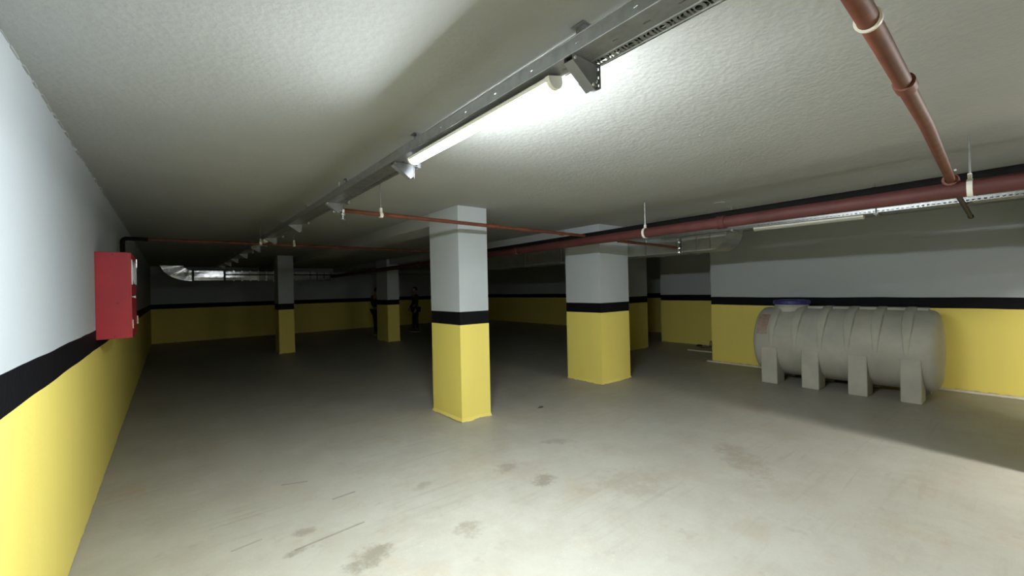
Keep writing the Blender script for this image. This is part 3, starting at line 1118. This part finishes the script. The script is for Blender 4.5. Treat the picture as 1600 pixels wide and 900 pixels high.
# ------------------------------------------------------------------ people far back in the dark
def skin_mesh(name, verts, edges, root=0, levels=1):
    """verts: (x,y,z,r)"""
    me = bpy.data.meshes.new(name + '_skin')
    me.from_pydata([v[:3] for v in verts], edges, [])
    o = bpy.data.objects.new(name + '_tmp', me)
    COL.objects.link(o)
    md = o.modifiers.new('skin', 'SKIN')
    md.use_smooth_shade = True
    if not me.skin_vertices:
        bm = bmesh.new()
        bm.from_mesh(me)
        bm.verts.layers.skin.verify()
        bm.to_mesh(me)
        bm.free()
    for i, sv in enumerate(me.skin_vertices[0].data):
        r = verts[i][3]
        sv.radius = r if isinstance(r, tuple) else (r, r)
        sv.use_root = (i == root)
    s = o.modifiers.new('sub', 'SUBSURF')
    s.levels = levels
    s.render_levels = levels
    bpy.context.view_layer.update()
    dg = bpy.context.evaluated_depsgraph_get()
    out = bpy.data.meshes.new_from_object(o.evaluated_get(dg))
    bpy.data.objects.remove(o)
    bm = bmesh.new()
    bm.from_mesh(out)
    bpy.data.meshes.remove(out)
    return bm


def person(label, x, y, rot, armL, armR, stance):
    t = thing('person', label, 'person', (0, 0, 0), 'people standing at the far columns')
    S = 1.06
    V, E = [], []

    def v(p, r, link=None):
        V.append((p[0] * S, p[1] * S, p[2] * S, tuple(q * S for q in r) if isinstance(r, tuple) else r * S))
        if link is not None:
            E.append((link, len(V) - 1))
        return len(V) - 1
    pel = v((0, 0, .95), (.15, .10))
    sp = v((0, .01, 1.15), (.135, .095), pel)
    ch = v((0, .01, 1.34), (.165, .105), sp)
    nb = v((0, .0, 1.49), (.065, .06), ch)
    hd = v((0, .015, 1.58), (.05, .055), nb)
    jk_V = []
    fy = 1                                     # faces +y locally
    tips = {}
    for s, arm in ((-1, armL), (1, armR)):
        sh = v((s * .185, 0, 1.42), .062, ch)
        el = v((s * (.235 + arm[0] * .5), arm[1] * .6, 1.13), .044, sh)
        wr = v((s * (.235 + arm[0]), arm[1] + arm[2], 1.13 - .25 + arm[3]), .029, el)
        dirv = Vector((V[wr][0] - V[el][0], V[wr][1] - V[el][1], V[wr][2] - V[el][2])).normalized()
        pw = Vector(V[wr][:3]) / S
        pm = v(tuple(pw + dirv * .075), (.040, .020), wr)
        side = dirv.cross(Vector((1, 0, 0)))
        side = (side if side.length > .1 else Vector((0, 1, 0))).normalized()
        base = Vector(V[pm][:3]) / S
        for k, fl in enumerate((.075, .085, .08, .062)):
            o1 = base + side * (.027 - .018 * k) + dirv * .02
            a = v(tuple(o1), .0095, pm)
            b = v(tuple(o1 + dirv * fl * .5), .009, a)
            v(tuple(o1 + dirv * fl * .9 + Vector((-s * .02, 0, 0))), .0075, b)
        th = pw + dirv * .035 + side * .035
        a = v(tuple(th), .011, wr)
        v(tuple(th + dirv * .045 + side * .02), .009, a)
        tips[s] = (sh, el, wr)
    legs = {}
    for s in (-1, 1):
        st = stance[0 if s < 0 else 1]
        hp = v((s * .09, 0, .90), .095, pel)
        kn = v((s * (.10 + st[0] * .5), st[1] * .5 + .02, .50), .06, hp)
        an = v((s * (.11 + st[0]), st[1], .09), .04, kn)
        toe = v((s * (.13 + st[0]), st[1] + .14, .035), .035, an)
        legs[s] = (hp, kn, an, toe)
    bm = skin_mesh('body', V, E)
    # head with face, joined into the body mesh
    hc = Vector((0, .025, 1.655)) * S
    h2 = bmesh.new()
    bmesh.ops.create_uvsphere(h2, u_segments=24, v_segments=18, radius=1)
    for q in h2.verts:
        c = q.co.copy()
        q.co = Vector((c.x * .077, c.y * .097, c.z * .118)) * S
        if c.z < 0:
            q.co.x *= 1 - .28 * (-c.z)
            q.co.y += .02 * -c.z
        fx, fz = c.x, c.z
        if c.y > .5:
            nose = max(0, 1 - abs(fx) / .16) * max(0, 1 - abs(fz + .12) / .28)
            q.co.y += .028 * nose
            for sx in (-.36, .36):
                e = max(0, 1 - math.hypot(fx - sx, fz - .06) / .22)
                q.co.y -= .012 * e
            mo = max(0, 1 - abs(fx) / .3) * max(0, 1 - abs(fz + .5) / .1)
            q.co.y += .006 * mo
        q.co += hc
    for s in (-1, 1):
        r = bmesh.ops.create_uvsphere(h2, u_segments=10, v_segments=8, radius=1)
        for q in r['verts']:
            q.co = Vector((q.co.x * .012, q.co.y * .022, q.co.z * .034)) + hc + Vector((s * .080, .0, -.01))
        r = bmesh.ops.create_uvsphere(h2, u_segments=10, v_segments=8, radius=.011)
        for q in r['verts']:
            q.co += hc + Vector((s * .030, .078, .008))
    tmp = bpy.data.meshes.new('h')
    h2.to_mesh(tmp)
    h2.free()
    bm.from_mesh(tmp)
    bpy.data.meshes.remove(tmp)
    body = obj('body', bm, M_SKIN, t, smooth=True)
    # hair
    hb = bmesh.new()
    bmesh.ops.create_uvsphere(hb, u_segments=20, v_segments=14, radius=1)
    kill = []
    for q in hb.verts:
        c = q.co.copy()
        if c.z < .25 and c.y > .1 or c.z < -.35:
            kill.append(q)
        q.co = Vector((c.x * .084, c.y * .102 - .004, c.z * .124 + .004)) * S + hc
    bmesh.ops.delete(hb, geom=kill, context='VERTS')
    obj('hair', hb, M_HAIR, t, smooth=True)

    def grow(ids, links, g, name, mat, extra=None):
        vv = []
        for i in ids:
            r = V[i][3]
            r = r if isinstance(r, tuple) else (r, r)
            vv.append((V[i][0], V[i][1], V[i][2], (r[0] + g, r[1] + g)))
        ee = [(ids.index(a), ids.index(b)) for a, b in links]
        b = skin_mesh(name, vv, ee)
        return obj(name, b, mat, t, smooth=True)
    ids = [pel, sp, ch] + [i for s in (-1, 1) for i in tips[s]]
    lk = [(pel, sp), (sp, ch)] + [q for s in (-1, 1) for q in ((ch, tips[s][0]), (tips[s][0], tips[s][1]), (tips[s][1], tips[s][2]))]
    grow(ids, lk, .020, 'jacket', M_CLOTH)
    ids = [pel] + [i for s in (-1, 1) for i in legs[s][:3]]
    lk = [q for s in (-1, 1) for q in ((pel, legs[s][0]), (legs[s][0], legs[s][1]), (legs[s][1], legs[s][2]))]
    grow(ids, lk, .016, 'trousers', M_TROUSER)
    for s in (-1, 1):
        an = Vector(V[legs[s][2]][:3])
        sb = bmesh.new()
        bmesh.ops.create_uvsphere(sb, u_segments=16, v_segments=10, radius=1)
        for q in sb.verts:
            c = q.co.copy()
            q.co = Vector((c.x * .053, c.y * .155, max(c.z, -.4) * (.075 if c.y < .1 else .055)))
            q.co += Vector((an.x, an.y + .065, .052))
        so = obj('shoe', sb, M_SHOE, t, smooth=True)
        b2 = bmesh.new()
        add_lathe(b2, [(0, 0), (0, 1), (1, 1), (1, 0)], (0, 0, 0), (0, 0, 1), 18)
        for q in b2.verts:
            q.co = Vector((q.co.x * .056, q.co.y * .158, q.co.z * .024)) + Vector((an.x, an.y + .065, 0))
        obj('sole', b2, M_SOLE, so)
    t.location = (x, y, 0)
    t.rotation_euler = (0, 0, rot)
    return t


person('person in dark clothes standing left of the distant column, arm bent', 6.28, 16.1, -1.2, (.06, .10, .16, .16), (.03, .02, .04, 0), ((.02, .05), (.03, -.06)))
person('person in dark clothes standing right of the distant column facing left', 8.0, 16.2, 1.35, (.04, .03, .05, .02), (.05, .05, .10, .06), ((.03, -.03), (.02, .06)))

# ------------------------------------------------------------------ lit lamp behind the camera
batten('lit tube lamp behind the camera on the right', 5.50, -2.25, -1.06, 2.5, M_LAMP_REAR)
t = thing('lamp_rail', 'rail that carries the lamp behind the camera', 'rail', (5.5, -1.65, 2.5))
box('rail_bar', M_GALV, 5.46, 5.54, -2.35, -0.95, 2.502, 2.54, t)
for yy in (-2.2, -1.1):
    tube('rod', M_GALV, [(5.5, yy, 2.54), (5.5, yy, H)], .006, t, 8)

# unseen light added far behind the camera to make the back-wall foil shine
t = thing('tube_lamp', 'added tube-shaped light far behind the camera for the foil duct highlight', 'lamp', (2.9, -9, 2.70), 'tube lamps under the trays')
box('housing', M_PLASTIC, 2.0, 3.8, -9.03, -8.97, 2.66, 2.70, t)
bm = bm_new()
add_prism(bm, [(-9 - .03 * math.cos(a), 2.66 - .035 * math.sin(a)) for a in [PI * i / 10 for i in range(11)]], 0, 2.02, 3.78)
obj('diffuser', bm, M_FOIL_LIGHT, t, smooth=True)
for xx in (2.2, 3.6):
    tube('rod', M_GALV, [(xx, -9, 2.70), (xx, -9, H)], .006, t, 8)
